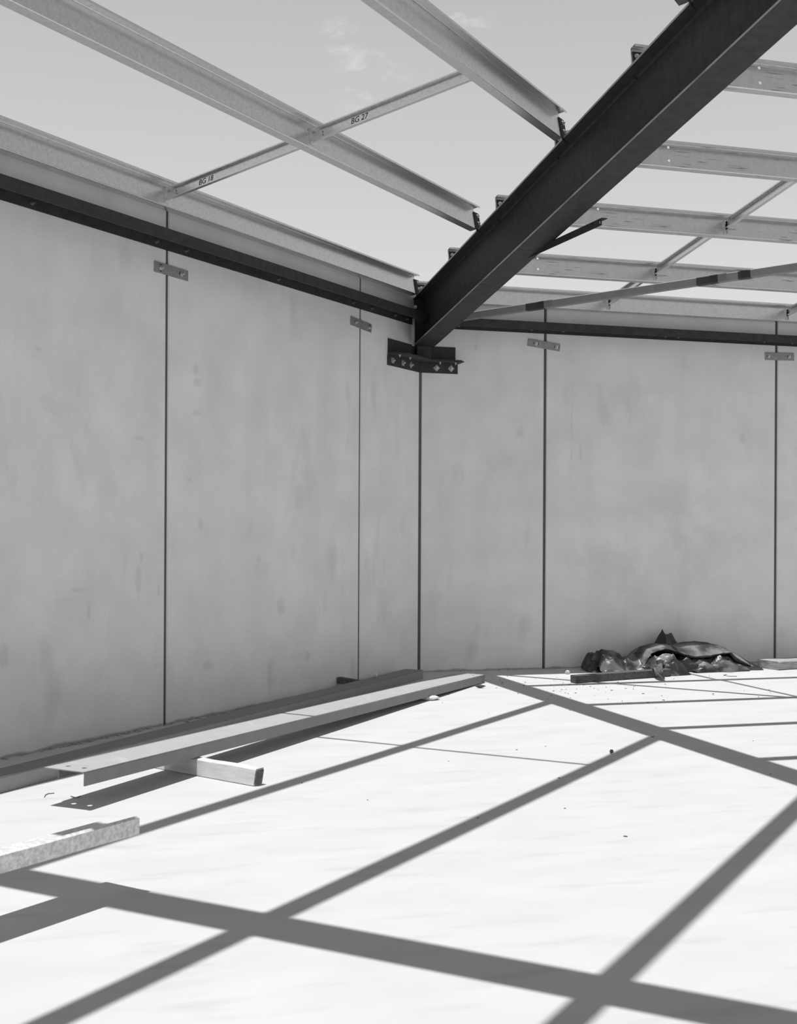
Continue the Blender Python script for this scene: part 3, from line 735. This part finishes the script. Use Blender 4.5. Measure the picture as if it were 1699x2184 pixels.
# ------------------------------------------------------------------ small litter
def blob(name, label, cat, c, r, m, seed, sq=(1, 1, 1), group=None):
    import bmesh
    bm = bmesh.new(); bmesh.ops.create_icosphere(bm, subdivisions=2, radius=1)
    for v in bm.verts:
        k = 1 + .45 * noise.noise(v.co * 1.8 + V((seed, 0, 0)))
        v.co = V((v.co.x * sq[0], v.co.y * sq[1], v.co.z * sq[2])) * r * k
    mz = min(v.co.z for v in bm.verts); me = bpy.data.meshes.new(name)
    for v in bm.verts: v.co.z -= mz
    bm.to_mesh(me); bm.free(); me.materials.append(m)
    o = bpy.data.objects.new(name, me); col.objects.link(o); o.location = c; WORLD[o.name] = V(c)
    return tag(o, label, cat, group)
blob('plastic_scrap', 'pale crumpled plastic scrap beside the long channel near its far end', 'scrap', (-.55, -2.17, .001), .062, M_paper, 3, (1.7, .9, .32))
blob('mortar_lump', 'small pale round lump standing on the channel against the left wall', 'mortar lump', (-.80, -1.16, .0965), .022, M_paper, 5, (1, 1, 1.2))
blob('timber_offcut', 'small dark offcut on the floor near the far end of the long channel', 'offcut', (.207, -1.47, .001), .03, M_wood_dark, 8, (1.6, .6, .55))
blob('stone', 'small dark stone on the lower edge of the middle purlin shadow', 'stone', (-.106, -5.13, .001), .015, M_chip, 9, (1, 1, 1))
blob('foam_cube', 'tiny pale block on the sunlit floor at the foot of the right wall', 'scrap', (1.55, -.55, .001), .028, M_paper, 11, (1, .8, .8))
mb = MB()
rnd = random.Random(11)
for i in range(130):
    x = rnd.gauss(1.25, .45); y = rnd.gauss(-1.6, .5)
    if y > -.2 or i > 75: x = rnd.uniform(-2.5, 3.0); y = rnd.uniform(-8, -1.2) if i % 2 else rnd.uniform(-3.2, -1.0)
    if y > -.1 or x < y + .9: continue
    r = rnd.uniform(.003, .007)
    a = rnd.uniform(0, 6.28)
    mb.box(V((x, y, .0005)), V((math.cos(a), math.sin(a), 0)) * r * rnd.uniform(1, 4), V((-math.sin(a), math.cos(a), 0)) * r, UP * r * .7)
g = mb.build('floor_debris', M_chip); g['kind'] = 'stuff'; g['label'] = 'fine dark chips and grit scattered over the sunlit floor'; g['category'] = 'debris'
def wire(label, pts, r, m=M_chip, group=None):
    mb = MB()
    for a, b in zip(pts[:-1], pts[1:]): mb.cyl(V(a), V(b) - V(a), r, (V(b) - V(a)).length * 1.05, 6)
    return tag(mb.build('wire_offcut', m), label, 'wire offcut', group)
wire('curved wire offcut on the floor left of the near channel end', [(-3.992, -5.616, .003), (-3.987, -5.564, .004), (-3.971, -5.528, .004), (-3.938, -5.516, .003)], .0025)
wire('bent wire offcut on the floor just below the near channel end', [(-3.842, -5.628, .003), (-3.825, -5.672, .004), (-3.806, -5.683, .004), (-3.789, -5.642, .003)], .0025)
wire('bent wire offcut on the floor in front of the black plastic sheet', [(3.25, -1.01, .003), (3.17, -1.08, .004), (3.19, -1.18, .004), (3.26, -1.20, .003)], .003)
